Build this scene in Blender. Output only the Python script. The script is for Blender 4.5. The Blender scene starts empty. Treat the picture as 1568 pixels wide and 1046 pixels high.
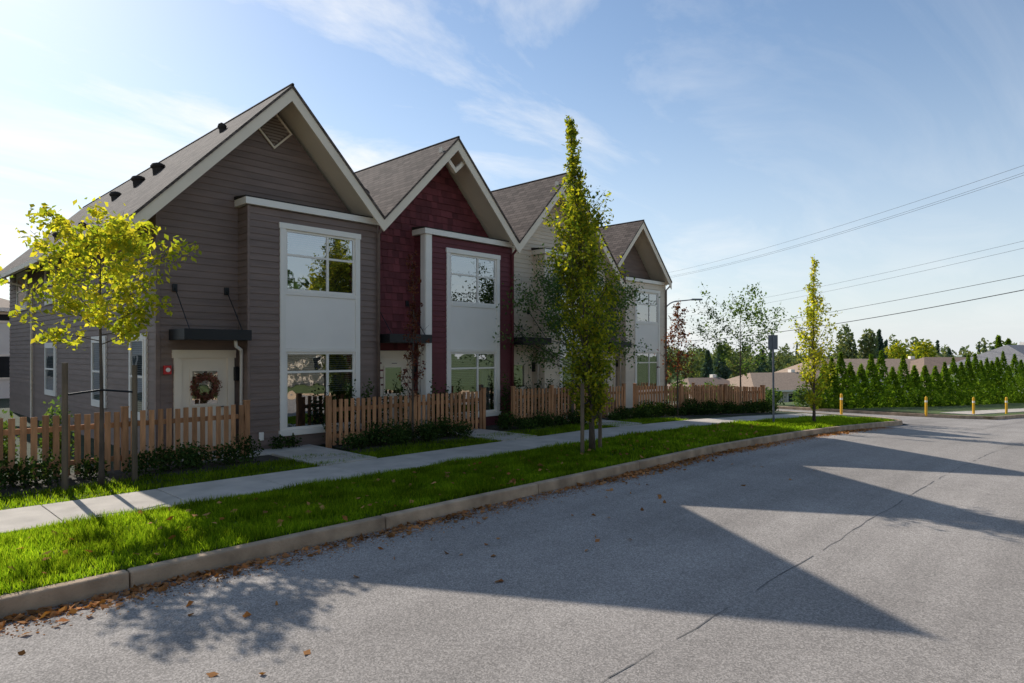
import bpy, math, random
import numpy as np
from mathutils import Vector
random.seed(7); RNG=np.random.default_rng(7)
scene=bpy.context.scene
CAMH=2.15
# ---------------------------------------------------------------- terrain
FX=[-1e5,14,20,25,31,38,50,65,100,150,250,400,1e5]
FZ=[0,0,-.12,-.3,-.55,-.95,-1.35,-1.8,-3.5,-6,-9,-10,-10]
def sst(a,b,x):
    t=min(1,max(0,(x-a)/(b-a))); return t*t*(3-2*t)
def zt(x,y=0):
    return float(np.interp(x,FX,FZ))-3*sst(18,40,y)*sst(31,46,x)
def curbY(x): return 7.1-0.0027*max(0,x-14)**2 if x<90 else 7.1-0.0027*76**2-.41*(x-90)
# ---------------------------------------------------------------- materials
def newmat(name):
    m=bpy.data.materials.new(name); m.use_nodes=True
    nt=m.node_tree; b=nt.nodes['Principled BSDF']; return m,nt,b
def N(nt,t,**k):
    n=nt.nodes.new(t)
    for a,v in k.items(): setattr(n,a,v)
    return n
def ramp(nt,stops):
    r=N(nt,'ShaderNodeValToRGB'); e=r.color_ramp.elements
    while len(e)<len(stops): e.new(0.5)
    for i,(p,c) in enumerate(stops):
        e[i].position=p; e[i].color=(c[0],c[1],c[2],1) if not isinstance(c,(int,float)) else (c,c,c,1)
    return r
def mat(name,col,var=0.15,scale=3.0,rough=0.6,bump=0.0,bscale=40,spec=0.4,metal=0.0,island=0.0,stretch=(1,1,1)):
    m,nt,b=newmat(name)
    tc=N(nt,'ShaderNodeTexCoord'); mp=N(nt,'ShaderNodeMapping'); mp.inputs['Scale'].default_value=stretch
    nt.links.new(tc.outputs['Object'],mp.inputs['Vector'])
    n=N(nt,'ShaderNodeTexNoise'); n.inputs['Scale'].default_value=scale; n.inputs['Detail'].default_value=6
    nt.links.new(mp.outputs['Vector'],n.inputs['Vector'])
    lo=[c*(1-var) for c in col]; hi=[min(1,c*(1+var)) for c in col]
    r=ramp(nt,[(0.3,lo),(0.7,hi)])
    nt.links.new(n.outputs['Fac'],r.inputs['Fac'])
    out=r.outputs['Color']
    if island>0:
        g=N(nt,'ShaderNodeNewGeometry'); mr=N(nt,'ShaderNodeMapRange'); mr.inputs['To Min'].default_value=1-island; mr.inputs['To Max'].default_value=1+island
        nt.links.new(g.outputs['Random Per Island'],mr.inputs['Value'])
        mx=N(nt,'ShaderNodeVectorMath',operation='SCALE'); nt.links.new(out,mx.inputs[0]); nt.links.new(mr.outputs['Result'],mx.inputs['Scale']); out=mx.outputs['Vector']
    nt.links.new(out,b.inputs['Base Color'])
    b.inputs['Roughness'].default_value=rough; b.inputs['Specular IOR Level'].default_value=spec; b.inputs['Metallic'].default_value=metal
    if bump>0:
        n2=N(nt,'ShaderNodeTexNoise'); n2.inputs['Scale'].default_value=bscale; n2.inputs['Detail'].default_value=5
        nt.links.new(mp.outputs['Vector'],n2.inputs['Vector'])
        bp=N(nt,'ShaderNodeBump'); bp.inputs['Strength'].default_value=bump; bp.inputs['Distance'].default_value=0.02
        nt.links.new(n2.outputs['Fac'],bp.inputs['Height']); nt.links.new(bp.outputs['Normal'],b.inputs['Normal'])
    return m
def leafmat(name,c1,c2,c3,trans=0.5,tmul=(2.0,1.9,.7)):
    m,nt,b=newmat(name); nt.nodes.remove(b)
    o=nt.nodes['Material Output']
    g=N(nt,'ShaderNodeNewGeometry'); r=ramp(nt,[(0.0,c1),(0.5,c2),(1.0,c3)])
    nt.links.new(g.outputs['Random Per Island'],r.inputs['Fac'])
    tc=N(nt,'ShaderNodeTexCoord'); n=N(nt,'ShaderNodeTexNoise'); n.inputs['Scale'].default_value=1.7; n.inputs['Detail'].default_value=3
    nt.links.new(tc.outputs['Object'],n.inputs['Vector'])
    mr=N(nt,'ShaderNodeMapRange'); mr.inputs['From Min'].default_value=.3; mr.inputs['From Max'].default_value=.7; mr.inputs['To Min'].default_value=.6; mr.inputs['To Max'].default_value=1.35
    nt.links.new(n.outputs['Fac'],mr.inputs['Value'])
    mx=N(nt,'ShaderNodeVectorMath',operation='SCALE'); nt.links.new(r.outputs['Color'],mx.inputs[0]); nt.links.new(mr.outputs['Result'],mx.inputs['Scale'])
    d=N(nt,'ShaderNodeBsdfDiffuse'); t=N(nt,'ShaderNodeBsdfTranslucent')
    nt.links.new(mx.outputs['Vector'],d.inputs['Color']); 
    tm=N(nt,'ShaderNodeVectorMath',operation='MULTIPLY'); tm.inputs[1].default_value=tmul; nt.links.new(mx.outputs['Vector'],tm.inputs[0]); nt.links.new(tm.outputs['Vector'],t.inputs['Color'])
    s=N(nt,'ShaderNodeMixShader'); s.inputs['Fac'].default_value=trans
    nt.links.new(d.outputs[0],s.inputs[1]); nt.links.new(t.outputs[0],s.inputs[2])
    nt.links.new(s.outputs[0],o.inputs['Surface']); return m
def glassmat(name,refl=.4,tint=(.8,.85,.85)):
    m,nt,b=newmat(name); nt.nodes.remove(b); o=nt.nodes['Material Output']
    t=N(nt,'ShaderNodeBsdfTransparent'); t.inputs['Color'].default_value=(*tint,1)
    g=N(nt,'ShaderNodeBsdfGlossy'); g.inputs['Roughness'].default_value=.015
    tc=N(nt,'ShaderNodeTexCoord'); n=N(nt,'ShaderNodeTexNoise'); n.inputs['Scale'].default_value=1.6
    nt.links.new(tc.outputs['Object'],n.inputs['Vector'])
    bp=N(nt,'ShaderNodeBump'); bp.inputs['Strength'].default_value=.14; bp.inputs['Distance'].default_value=.03
    nt.links.new(n.outputs['Fac'],bp.inputs['Height']); nt.links.new(bp.outputs['Normal'],g.inputs['Normal'])
    s=N(nt,'ShaderNodeMixShader'); s.inputs['Fac'].default_value=refl
    nt.links.new(t.outputs[0],s.inputs[1]); nt.links.new(g.outputs[0],s.inputs[2]); nt.links.new(s.outputs[0],o.inputs['Surface']); return m
def shinglemat(name,c1,c2):
    m,nt,b=newmat(name)
    tc=N(nt,'ShaderNodeTexCoord'); sp=N(nt,'ShaderNodeSeparateXYZ'); nt.links.new(tc.outputs['Object'],sp.inputs[0])
    mu=N(nt,'ShaderNodeMath',operation='MULTIPLY'); mu.inputs[1].default_value=1.38; nt.links.new(sp.outputs['Z'],mu.inputs[0])
    cb=N(nt,'ShaderNodeCombineXYZ'); nt.links.new(sp.outputs['Y'],cb.inputs['X']); nt.links.new(mu.outputs[0],cb.inputs['Y'])
    br=N(nt,'ShaderNodeTexBrick'); br.inputs['Scale'].default_value=1; br.inputs['Brick Width'].default_value=.3; br.inputs['Row Height'].default_value=.15
    br.inputs['Mortar Size'].default_value=.008; br.inputs['Color1'].default_value=(*c1,1); br.inputs['Color2'].default_value=(*c2,1); br.inputs['Mortar'].default_value=(c1[0]*.4,c1[1]*.4,c1[2]*.4,1)
    nt.links.new(cb.outputs[0],br.inputs['Vector'])
    n=N(nt,'ShaderNodeTexNoise'); n.inputs['Scale'].default_value=60; n.inputs['Detail'].default_value=4; nt.links.new(tc.outputs['Object'],n.inputs['Vector'])
    mr=N(nt,'ShaderNodeMapRange'); mr.inputs['To Min'].default_value=.55; mr.inputs['To Max'].default_value=1.45; nt.links.new(n.outputs['Fac'],mr.inputs['Value'])
    mx=N(nt,'ShaderNodeVectorMath',operation='SCALE'); nt.links.new(br.outputs['Color'],mx.inputs[0]); nt.links.new(mr.outputs['Result'],mx.inputs['Scale'])
    nt.links.new(mx.outputs['Vector'],b.inputs['Base Color']); b.inputs['Roughness'].default_value=.95; b.inputs['Specular IOR Level'].default_value=.15
    fr=N(nt,'ShaderNodeMath',operation='DIVIDE'); fr.inputs[1].default_value=.15; nt.links.new(mu.outputs[0],fr.inputs[0])
    f2=N(nt,'ShaderNodeMath',operation='FRACT'); nt.links.new(fr.outputs[0],f2.inputs[0])
    ad=N(nt,'ShaderNodeMath',operation='SUBTRACT'); nt.links.new(br.outputs['Fac'],ad.inputs[1]); 
    inv=N(nt,'ShaderNodeMath',operation='SUBTRACT'); inv.inputs[0].default_value=1; nt.links.new(f2.outputs[0],inv.inputs[1]); nt.links.new(inv.outputs[0],ad.inputs[0])
    bp=N(nt,'ShaderNodeBump'); bp.inputs['Strength'].default_value=.6; bp.inputs['Distance'].default_value=.012; nt.links.new(ad.outputs[0],bp.inputs['Height']); nt.links.new(bp.outputs['Normal'],b.inputs['Normal'])
    return m
def asphaltmat():
    m,nt,b=newmat('asphalt'); tc=N(nt,'ShaderNodeTexCoord')
    def noise(s,d=5,st=None):
        n=N(nt,'ShaderNodeTexNoise'); n.inputs['Scale'].default_value=s; n.inputs['Detail'].default_value=d
        if st:
            mp=N(nt,'ShaderNodeMapping'); mp.inputs['Scale'].default_value=st; nt.links.new(tc.outputs['Object'],mp.inputs['Vector']); nt.links.new(mp.outputs[0],n.inputs['Vector'])
        else: nt.links.new(tc.outputs['Object'],n.inputs['Vector'])
        return n
    v=N(nt,'ShaderNodeTexVoronoi'); v.inputs['Scale'].default_value=85; nt.links.new(tc.outputs['Object'],v.inputs['Vector'])
    r1=ramp(nt,[(0.0,(.19,.172,.152)),(0.5,(.31,.277,.247)),(1.0,(.50,.445,.395))]); nt.links.new(v.outputs['Color'],r1.inputs['Fac'])
    def rng(n,a,b_):
        mr=N(nt,'ShaderNodeMapRange'); mr.inputs['From Min'].default_value=.3; mr.inputs['From Max'].default_value=.7; mr.inputs['To Min'].default_value=a; mr.inputs['To Max'].default_value=b_; nt.links.new(n.outputs['Fac'],mr.inputs['Value']); return mr
    a1=rng(noise(.35,6),.88,1.12); a2=rng(noise(4,8),.95,1.05); a3=rng(noise(.6,4,(.2,2.6,1)),.88,1.12)
    mm=N(nt,'ShaderNodeMath',operation='MULTIPLY'); nt.links.new(a1.outputs[0],mm.inputs[0]); nt.links.new(a2.outputs[0],mm.inputs[1])
    m2=N(nt,'ShaderNodeMath',operation='MULTIPLY'); nt.links.new(mm.outputs[0],m2.inputs[0]); nt.links.new(a3.outputs[0],m2.inputs[1])
    mx=N(nt,'ShaderNodeVectorMath',operation='SCALE'); nt.links.new(r1.outputs['Color'],mx.inputs[0]); nt.links.new(m2.outputs[0],mx.inputs['Scale'])
    nt.links.new(mx.outputs['Vector'],b.inputs['Base Color']); b.inputs['Roughness'].default_value=.8; b.inputs['Specular IOR Level'].default_value=.06
    n4=noise(80,3); bp=N(nt,'ShaderNodeBump'); bp.inputs['Strength'].default_value=.4; bp.inputs['Distance'].default_value=.01
    nt.links.new(n4.outputs['Fac'],bp.inputs['Height']); nt.links.new(bp.outputs['Normal'],b.inputs['Normal']); return m

M_asph=asphaltmat()
M_conc=mat('concrete',(.50,.44,.37),.14,2.5,.85,.25,60,island=.07,spec=.2)
M_curb=mat('curb_concrete',(.44,.32,.215),.32,3,.9,.4,40,island=.08,spec=.15)
M_soil=mat('soil',(.06,.05,.035),.4,3,.95,.6,20)
M_ground=mat('ground_grass',(.08,.11,.025),.35,1.2,.95,.5,30)
M_lawnbase=mat('lawn_base',(.028,.04,.012),.4,3,.95,.6,50)
M_white=mat('white_trim_paint',(.88,.80,.70),.03,2,.5,.05,80)
M_cream=mat('cream_trim_paint',(.84,.70,.54),.04,2,.55,.05,80)
M_panel=mat('white_panel_paint',(.90,.82,.73),.03,1.5,.5)
M_taupe=mat('taupe_siding',(.215,.150,.122),.12,1.5,.55,.1,30,stretch=(1,1,6),island=.07,spec=.3)
M_vent=mat('vent_louvre_paint',(.36,.27,.21),.05,3,.6)
M_wine=mat('wine_shingle_siding',(.155,.038,.042),.16,2,.7,.15,40,island=.30,spec=.25)
M_winelap=mat('wine_lap_siding',(.15,.038,.042),.10,2,.6,.1,40,island=.07,spec=.25)
M_ivory=mat('ivory_siding',(.74,.61,.47),.05,1.5,.6,.1,30,island=.05)
M_roof=shinglemat('asphalt_shingle',(.085,.066,.056),(.16,.125,.105))
M_roofedge=mat('roof_edge',(.05,.042,.037),.2,10,.95,spec=.1)
M_black=mat('black_metal',(.012,.012,.013),.2,5,.5)
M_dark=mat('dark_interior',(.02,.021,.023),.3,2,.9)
M_blind=mat('window_blind',(.27,.26,.24),.06,2,.7)
M_glass=glassmat('window_glass',.46)
M_wood=mat('cedar_fence_wood',(.46,.225,.108),.28,5,.8,.3,30,stretch=(3,3,.4),island=.28,spec=.2)
M_stake=mat('stake_wood',(.15,.11,.07),.3,4,.85,.3,30,stretch=(3,3,.4))
M_bark=mat('bark',(.10,.075,.055),.35,9,.95,.6,40,stretch=(1,1,.4))
M_steel=mat('galvanised_steel',(.16,.17,.19),.1,5,.5,metal=.3)
M_red=mat('red_alarm_paint',(.6,.03,.03),.1,5,.4)
M_yellow=mat('yellow_bollard_paint',(.8,.42,.02),.15,6,.5)
M_litter=leafmat('fallen_leaf',(.34,.13,.05),(.50,.25,.11),(.20,.09,.035),.15)
M_tar=mat('tar_seam',(.15,.14,.13),.3,8,.9)
L_gold=leafmat('leaf_gold_green',(.20,.27,.035),(.36,.38,.045),(.56,.48,.06),.55)
L_col=leafmat('leaf_green_yellow',(.075,.13,.025),(.22,.25,.03),(.46,.41,.035),.5)
L_green=leafmat('leaf_green',(.05,.10,.045),(.08,.14,.05),(.14,.19,.06),.4)
L_dark=leafmat('leaf_dark_green',(.022,.042,.014),(.04,.07,.02),(.07,.11,.03),.3)
L_plum=leafmat('leaf_plum',(.10,.03,.03),(.16,.045,.04),(.20,.10,.05),.4)
L_cedar=leafmat('leaf_cedar',(.06,.12,.015),(.11,.19,.02),(.20,.28,.03),.4)
L_far=leafmat('leaf_distant_hazed',(.10,.14,.08),(.14,.18,.09),(.22,.22,.09),.3)  # air haze of the distance put into the leaf colour, paler and bluer
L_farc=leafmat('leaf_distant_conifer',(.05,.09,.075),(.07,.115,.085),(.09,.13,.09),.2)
L_grass=leafmat('grass_blade',(.040,.070,.010),(.068,.11,.012),(.13,.165,.025),.72,(3.6,3.6,.8))
L_wreath=leafmat('wreath_leaf',(.25,.07,.06),(.42,.18,.13),(.14,.14,.05),.2)
# ---------------------------------------------------------------- mesh builder
def arr_obj(name,V,F,mats,parent=None,smooth=False,mi=None):
    V=np.asarray(V,dtype=np.float32); F=np.asarray(F,dtype=np.int32); k=F.shape[1]
    me=bpy.data.meshes.new(name); me.vertices.add(len(V)); me.vertices.foreach_set('co',V.ravel())
    me.loops.add(F.size); me.loops.foreach_set('vertex_index',F.ravel())
    me.polygons.add(len(F)); me.polygons.foreach_set('loop_start',np.arange(0,F.size,k,dtype=np.int32)); me.polygons.foreach_set('loop_total',np.full(len(F),k,dtype=np.int32))
    me.update(calc_edges=True)
    for m in mats: me.materials.append(m)
    if mi is not None: me.polygons.foreach_set('material_index',np.asarray(mi,dtype=np.int32))
    o=bpy.data.objects.new(name,me); scene.collection.objects.link(o)
    if parent: o.parent=parent
    return o
class MB:
    def __init__(s): s.v=[];s.f=[];s.m=[]
    def poly(s,pts,mi=0):
        b=len(s.v); s.v+= [tuple(p) for p in pts]; s.f.append(tuple(range(b,b+len(pts)))); s.m.append(mi)
    def hexa(s,b4,t4,mi=0):
        b=len(s.v); s.v+=[tuple(p) for p in b4]+[tuple(p) for p in t4]
        for q in ((3,2,1,0),(4,5,6,7),(0,1,5,4),(1,2,6,5),(2,3,7,6),(3,0,4,7)):
            s.f.append(tuple(b+i for i in q)); s.m.append(mi)
    def box(s,x0,x1,y0,y1,z0,z1,mi=0):
        s.hexa([(x0,y0,z0),(x1,y0,z0),(x1,y1,z0),(x0,y1,z0)],[(x0,y0,z1),(x1,y0,z1),(x1,y1,z1),(x0,y1,z1)],mi)
    def obox(s,c,ax,w,t,z0,z1,mi=0):
        ca,sa=math.cos(ax),math.sin(ax)
        P=[(c[0]+ca*a-sa*b,c[1]+sa*a+ca*b) for a,b in ((-w/2,-t/2),(w/2,-t/2),(w/2,t/2),(-w/2,t/2))]
        s.hexa([(p[0],p[1],z0) for p in P],[(p[0],p[1],z1) for p in P],mi)
    def tube(s,pts,rad,n=6,mi=0,cap=True):
        pts=[Vector(p) for p in pts]; b=len(s.v)
        for i,p in enumerate(pts):
            d=(pts[min(i+1,len(pts)-1)]-pts[max(i-1,0)]); d=d.normalized() if d.length>1e-9 else Vector((0,0,1))
            u=d.cross(Vector((0,0,1))); u=u.normalized() if u.length>.05 else Vector((1,0,0)); w=d.cross(u).normalized()
            r=rad[i] if hasattr(rad,'__len__') else rad
            for k in range(n):
                a=2*math.pi*k/n; s.v.append(tuple(p+u*(r*math.cos(a))+w*(r*math.sin(a))))
        for i in range(len(pts)-1):
            for k in range(n):
                s.f.append((b+i*n+k,b+i*n+(k+1)%n,b+(i+1)*n+(k+1)%n,b+(i+1)*n+k)); s.m.append(mi)
        if cap:
            s.f.append(tuple(b+k for k in range(n))[::-1]); s.m.append(mi)
            e=b+(len(pts)-1)*n; s.f.append(tuple(e+k for k in range(n))); s.m.append(mi)
    def obj(s,name,mats,parent=None,smooth=False,bevel=0):
        me=bpy.data.meshes.new(name); me.from_pydata(s.v,[],s.f)
        for m in mats: me.materials.append(m)
        me.polygons.foreach_set('material_index',s.m)
        if smooth: me.polygons.foreach_set('use_smooth',[True]*len(me.polygons))
        me.update(); o=bpy.data.objects.new(name,me); scene.collection.objects.link(o)
        if parent: o.parent=parent
        if bevel:
            md=o.modifiers.new('bevel','BEVEL'); md.width=bevel; md.segments=2; md.limit_method='ANGLE'
        return o
def empty(name,loc=(0,0,0)):
    e=bpy.data.objects.new(name,None); scene.collection.objects.link(e); e.empty_display_size=.3; return e
def leaves_obj(name,C,size,mat_,parent=None,flat=0.0,rng=RNG,asp=.55):
    C=np.asarray(C,float); n=len(C)
    u=rng.normal(size=(n,3)); 
    if flat: u[:,2]*=(1-flat)
    u/=np.linalg.norm(u,axis=1)[:,None]
    w=rng.normal(size=(n,3)); 
    if flat: w[:,2]*=(1-flat)
    w-=u*(u*w).sum(1)[:,None]; w/=np.linalg.norm(w,axis=1)[:,None]
    s=(size*rng.uniform(.6,1.35,n))[:,None]
    nn=np.cross(u,w)
    V=np.stack([C-u*s, C+w*s*asp+nn*s*.18, C+u*s, C-w*s*asp+nn*s*.18],1).reshape(-1,3)
    F=np.arange(n*4).reshape(n,4)
    return arr_obj(name,V,F,[mat_],parent)
# ---------------------------------------------------------------- ground, road
xs=sorted(set([-400,-200,-100,-60,-40,-30,-20,-15,-10,-5,0,5,10]+list(range(12,66,1))+list(range(66,150,4))+[150,170,200,250,300,400,600,1000,2000,4000]))
ys=sorted(set([-2000,-800,-400,-200,-100,-60,-40,-30,-20,-10,-5,0,5,10,15]+list(np.arange(16,46,2))+[50,60,80,100,150,200,300,400,800,2000,4000]))
def grid(name,xs,yfun,ny,dz,mat_,ys_=None):
    V=[];F=[]
    for x in xs:
        yy=ys_ if ys_ is not None else [yfun(x)[0]+(yfun(x)[1]-yfun(x)[0])*j/ny for j in range(ny+1)]
        for y in yy: V.append((x,y,zt(x,y)+dz))
    m=len(ys_) if ys_ is not None else ny+1
    for i in range(len(xs)-1):
        for j in range(m-1):
            a=i*m+j; F.append((a,a+m,a+m+1,a+1))
    return arr_obj(name,V,F,[mat_])
grid('ground',xs,None,0,-.24,M_ground,ys)
rx=[x for x in xs if -200<=x<=130]
grid('road',rx,lambda x:(curbY(x)-12.3,curbY(x)+.05),6,-.15,M_asph)
sx=[x for x in xs if 29<=x<=40]
grid('side_road',sx,None,0,-.146,M_asph,[4.2,5,10,15]+list(np.arange(16,46,2)))
lx=[x for x in xs if -60<=x<=30]
grid('lawn',[x for x in lx if x<=28],lambda x:(curbY(x)+.1,60),24,0,M_lawnbase)
def cornerY(x):
    t=min(1,max(0,(x-28)/2.5)); return curbY(28)+2.5-math.sqrt(max(0,1-t*t))*2.5
cx=[28+2.5*math.sin(a) for a in np.linspace(0,math.pi/2,9)]
V=[];F=[]
for x in cx:
    for y in (cornerY(x)+.1,14,30,60): V.append((x,y,zt(x,y if y<18 else 0)))
for i in range(len(cx)-1):
    for j in range(3): a=i*4+j; F.append((a,a+4,a+5,a+1))
arr_obj('lawn_corner',V,F,[M_lawnbase])
grid('far_lawn',[x for x in xs if 40<=x<=140],lambda x:(curbY(x)+.1,17.5),8,-.004,M_ground)
def curb_path(name,pts):
    mb=MB()
    for i in range(len(pts)-1):
        a=Vector(pts[i]);b=Vector(pts[i+1]); d=(b-a).normalized(); n=Vector((-d.y,d.x)); 
        g=.006; p=[a+d*g, b-d*g]
        za,zb=zt(*p[0]),zt(*p[1])
        q=[(p[0],0,za),(p[1],0,zb),(p[1],.16,zb),(p[0],.16,za)]
        bot=[((c+n*(o))[0],(c+n*o)[1],z-.3) for c,o,z in q]
        q2=[(p[0],.025,za),(p[1],.025,zb),(p[1],.16,zb),(p[0],.16,za)]
        top=[((c+n*o)[0],(c+n*o)[1],z+.015+random.uniform(-.003,.003)) for c,o,z in q2]
        mb.hexa(bot,top)
    return mb.obj(name,[M_curb],bevel=.02)
pts=[(x,curbY(x)) for x in np.arange(-58,15,3.0)]+[(x,curbY(x)) for x in np.arange(17,28,2.2)]+[(28,curbY(28))]+[(x,cornerY(x)) for x in cx[1:]]+[(30.5,y) for y in (12,16,20,30,45)]
curb_path('curb',pts)
pts=[(38.5,45),(38.5,30),(38.5,20),(38.5,14),(38.6,9),(39.2,6.6),(40.5,curbY(40.5))]+[(x,curbY(x)) for x in range(44,130,4)]
curb_path('far_curb',pts)
curb_path('opposite_curb',[(x,curbY(x)-12.3) for x in range(100,-60,-4)])
mb=MB(); x=-40.0
while x<29:
    w=1.5; g=.006; x0=x+g; x1=x+w-g
    a0,a1=curbY(x0)+2.6,curbY(x1)+2.6; dz=random.uniform(-.004,.004)+.028
    mb.hexa([(x0,a0,zt(x0)-.1),(x1,a1,zt(x1)-.1),(x1,a1+1.42,zt(x1)-.1),(x0,a0+1.42,zt(x0)-.1)],[(x0,a0,zt(x0)+dz),(x1,a1,zt(x1)+dz),(x1,a1+1.42,zt(x1)+dz),(x0,a0+1.42,zt(x0)+dz)])
    x+=w
mb.obj('sidewalk',[M_conc],bevel=.01)
mb=MB()
for x in range(41,110,2):
    x0,x1=x+.01,x+1.99; a0,a1=curbY(x0)+1.2,curbY(x1)+1.2
    mb.hexa([(x0,a0,zt(x0)-.1),(x1,a1,zt(x1)-.1),(x1,a1+1.5,zt(x1)-.1),(x0,a0+1.5,zt(x0)-.1)],[(x0,a0,zt(x0)+.03),(x1,a1,zt(x1)+.03),(x1,a1+1.5,zt(x1)+.03),(x0,a0+1.5,zt(x0)+.03)])
mb.obj('far_sidewalk',[M_conc])
for k in range(3):
    dx=4.86*k; mb=MB(); z=zt(7+dx)
    for j in range(2):
        y0=11.13+j*1.02; mb.box(6.35+dx,7.6+dx,y0,y0+1.0,z-.1,z+.05)
    mb.box(4.75+dx,7.6+dx,13.18-.02,13.82,z-.1,z+.052)
    mb.box(4.75+dx,6.15+dx,13.83,14.37,z-.1,z+.07)
    mb.obj('walkway',[M_conc],bevel=.01)
mb=MB(); P=[]
for i in range(240):
    x=-10+i*.3; P.append((x,2.7-(7.1-curbY(x))+.012*math.sin(x*2.1)+random.uniform(-.014,.014)))
for i,(a,b) in enumerate(zip(P[:-1],P[1:])):
    if random.random()<.15: continue
    w=random.uniform(.002,.008)
    mb.poly([(a[0],a[1]-w,zt(a[0])-.146),(b[0],b[1]-w,zt(b[0])-.146),(b[0],b[1]+w,zt(b[0])-.146),(a[0],a[1]+w,zt(a[0])-.146)])
mb.obj('pavement_seam',[M_tar])
mb=MB()
for (a,b,y0,y1) in [(-12,6.3,12.2,13.6),(7.85,11.2,12.1,13.8),(12.65,16.1,12.1,13.8),(17.6,20,12.1,13.8),(20,24,11.9,13),(24,28,11.4,12.6)]:
    n=max(2,int(b-a))
    for i in range(n):
        x0=a+(b-a)*i/n;x1=a+(b-a)*(i+1)/n
        mb.poly([(x0,y0,zt(x0)+.012),(x1,y0,zt(x1)+.012),(x1,y1,zt(x1)+.03),(x0,y1,zt(x0)+.03)])
mb.obj('planting_bed',[M_soil])
def grass(name,n,fx,fy,h,w,seed):
    r=np.random.default_rng(seed); X=fx(r,n); Y=fy(r,n,X)
    Z=np.interp(X,FX,FZ)
    hh=h*r.uniform(.5,1.3,n)*(1+.4*np.sin(X*3.1+np.cos(Y*4))*np.sin(Y*5.2+X)); a=r.uniform(0,2*math.pi,n); lean=r.uniform(0,.8,n)*hh; b=r.uniform(0,2*math.pi,n)
    ww=w*r.uniform(.6,1.3,n)
    p=np.stack([X,Y,Z],1); d=np.stack([np.cos(a)*ww,np.sin(a)*ww,0*a],1)
    t=p+np.stack([np.cos(b)*lean,np.sin(b)*lean,hh],1)
    V=np.stack([p-d,p+d,t],1).reshape(-1,3); F=np.arange(3*n).reshape(n,3)
    return arr_obj(name,V,F,[L_grass])
cy=lambda X:7.1-.0027*np.maximum(0,X-14)**2
grass('grass',115000,lambda r,n:r.uniform(-3,11,n),lambda r,n,X:cy(X)+.16+r.random(n)*2.45,.085,.0068,1)
grass('grass_verge',46000,lambda r,n:r.uniform(11,28,n),lambda r,n,X:cy(X)+.16+r.random(n)*2.45,.085,.012,2)
grass('grass_strip',36000,lambda r,n:r.uniform(-6,20,n),lambda r,n,X:cy(X)+4.03+r.random(n)**1.2*1.25,.07,.009,3)
# fallen leaves and gutter debris
n=3400; r=np.random.default_rng(5)
X=np.concatenate([r.uniform(-4,24,n),r.uniform(-4,20,330),r.uniform(-2,14,70)])
Y=np.concatenate([cy(X[:n])-np.abs(r.normal(0,.16,n))-.03, cy(X[n:n+330])+r.uniform(.1,2.4,330), cy(X[n+330:])-r.uniform(.1,2.6,70)])
keep=np.ones(len(X),bool); keep[:n]=(np.sin(X[:n]*1.3)+np.sin(X[:n]*.57+1)+r.uniform(-1.6,1.6,n))>-.3
Z=np.interp(X,FX,FZ)+np.where(Y<cy(X),-.135,.07)
leaves_obj('fallen_leaves',np.stack([X,Y,Z],1)[keep],.043,M_litter,flat=.7,asp=.7)
n=18000; X=r.uniform(-4,26,n); Y=cy(X)-np.abs(r.normal(0,.22,n)); Z=np.interp(X,FX,FZ)-.145
leaves_obj('gutter_debris',np.stack([X,Y,Z],1),.012,M_litter,flat=.85,asp=.7)
# ---------------------------------------------------------------- siding
def lap(mb,T,zlo,zhi,fn,course=.145,proud=.02,mi=0):
    z=zlo
    while z<zhi-1e-4:
        z1=min(z+course,zhi); a0,b0=fn(z); a1,b1=fn(z1)
        if b0-a0>.02:
            if b1<a1: a1=b1=(a1+b1)/2
            mb.poly([T(a0,proud,z),T(b0,proud,z),T(b1,0.002,z1),T(a1,0.002,z1)],mi)
            mb.poly([T(a0,0,z),T(b0,0,z),T(b0,proud,z),T(a0,proud,z)],mi)
        z=z1
def shingles(mb,T,zlo,zhi,fn,course=.19,mi=0):
    z=zlo
    while z<zhi-1e-4:
        z1=min(z+course,zhi); a0,b0=fn(z); a1,b1=fn(z1); u=a0-random.uniform(0,.15)
        while u<b0:
            w=random.uniform(.13,.24); p=random.uniform(.018,.036); dz=random.uniform(-.012,.006)
            u0=max(u,a0)+.005; u1=min(u+w,b0)-.005
            if u1-u0>.02:
                c=lambda q:min(max(q,a1),b1) if b1>a1 else (a1+b1)/2
                mb.poly([T(u0,p,z+dz),T(u1,p,z+dz),T(c(u1),.002,z1+.012),T(c(u0),.002,z1+.012)],mi)
                mb.poly([T(u0,0,z+dz),T(u1,0,z+dz),T(u1,p,z+dz),T(u0,p,z+dz)],mi)
            u+=w
        z=z1
def window(mb,T,u0,u1,z0,z1,div=None,bar=None,fr=.05,gl=3):
    def bx(a,b,o0,o1,c,d,mi=0):
        mb.hexa([T(a,o1,c),T(b,o1,c),T(b,o0,c),T(a,o0,c)],[T(a,o1,d),T(b,o1,d),T(b,o0,d),T(a,o0,d)],mi)
    bx(u0,u0+fr,-.03,.012,z0,z1); bx(u1-fr,u1,-.03,.012,z0,z1); bx(u0+fr,u1-fr,-.03,.012,z0,z0+fr); bx(u0+fr,u1-fr,-.03,.012,z1-fr,z1)
    if div: bx(div-.03,div+.03,-.028,.010,z0+fr,z1-fr)
    if bar:
        segs=[(u0+fr,(div-.03) if div else u1-fr)]+([(div+.03,u1-fr)] if div else [])
        for a,b in segs: bx(a,b,-.028,.010,bar-.025,bar+.025)
    mb.poly([T(u0+fr,-.012,z0+fr),T(u1-fr,-.012,z0+fr),T(u1-fr,-.012,z1-fr),T(u0+fr,-.012,z1-fr)],gl)

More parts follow.
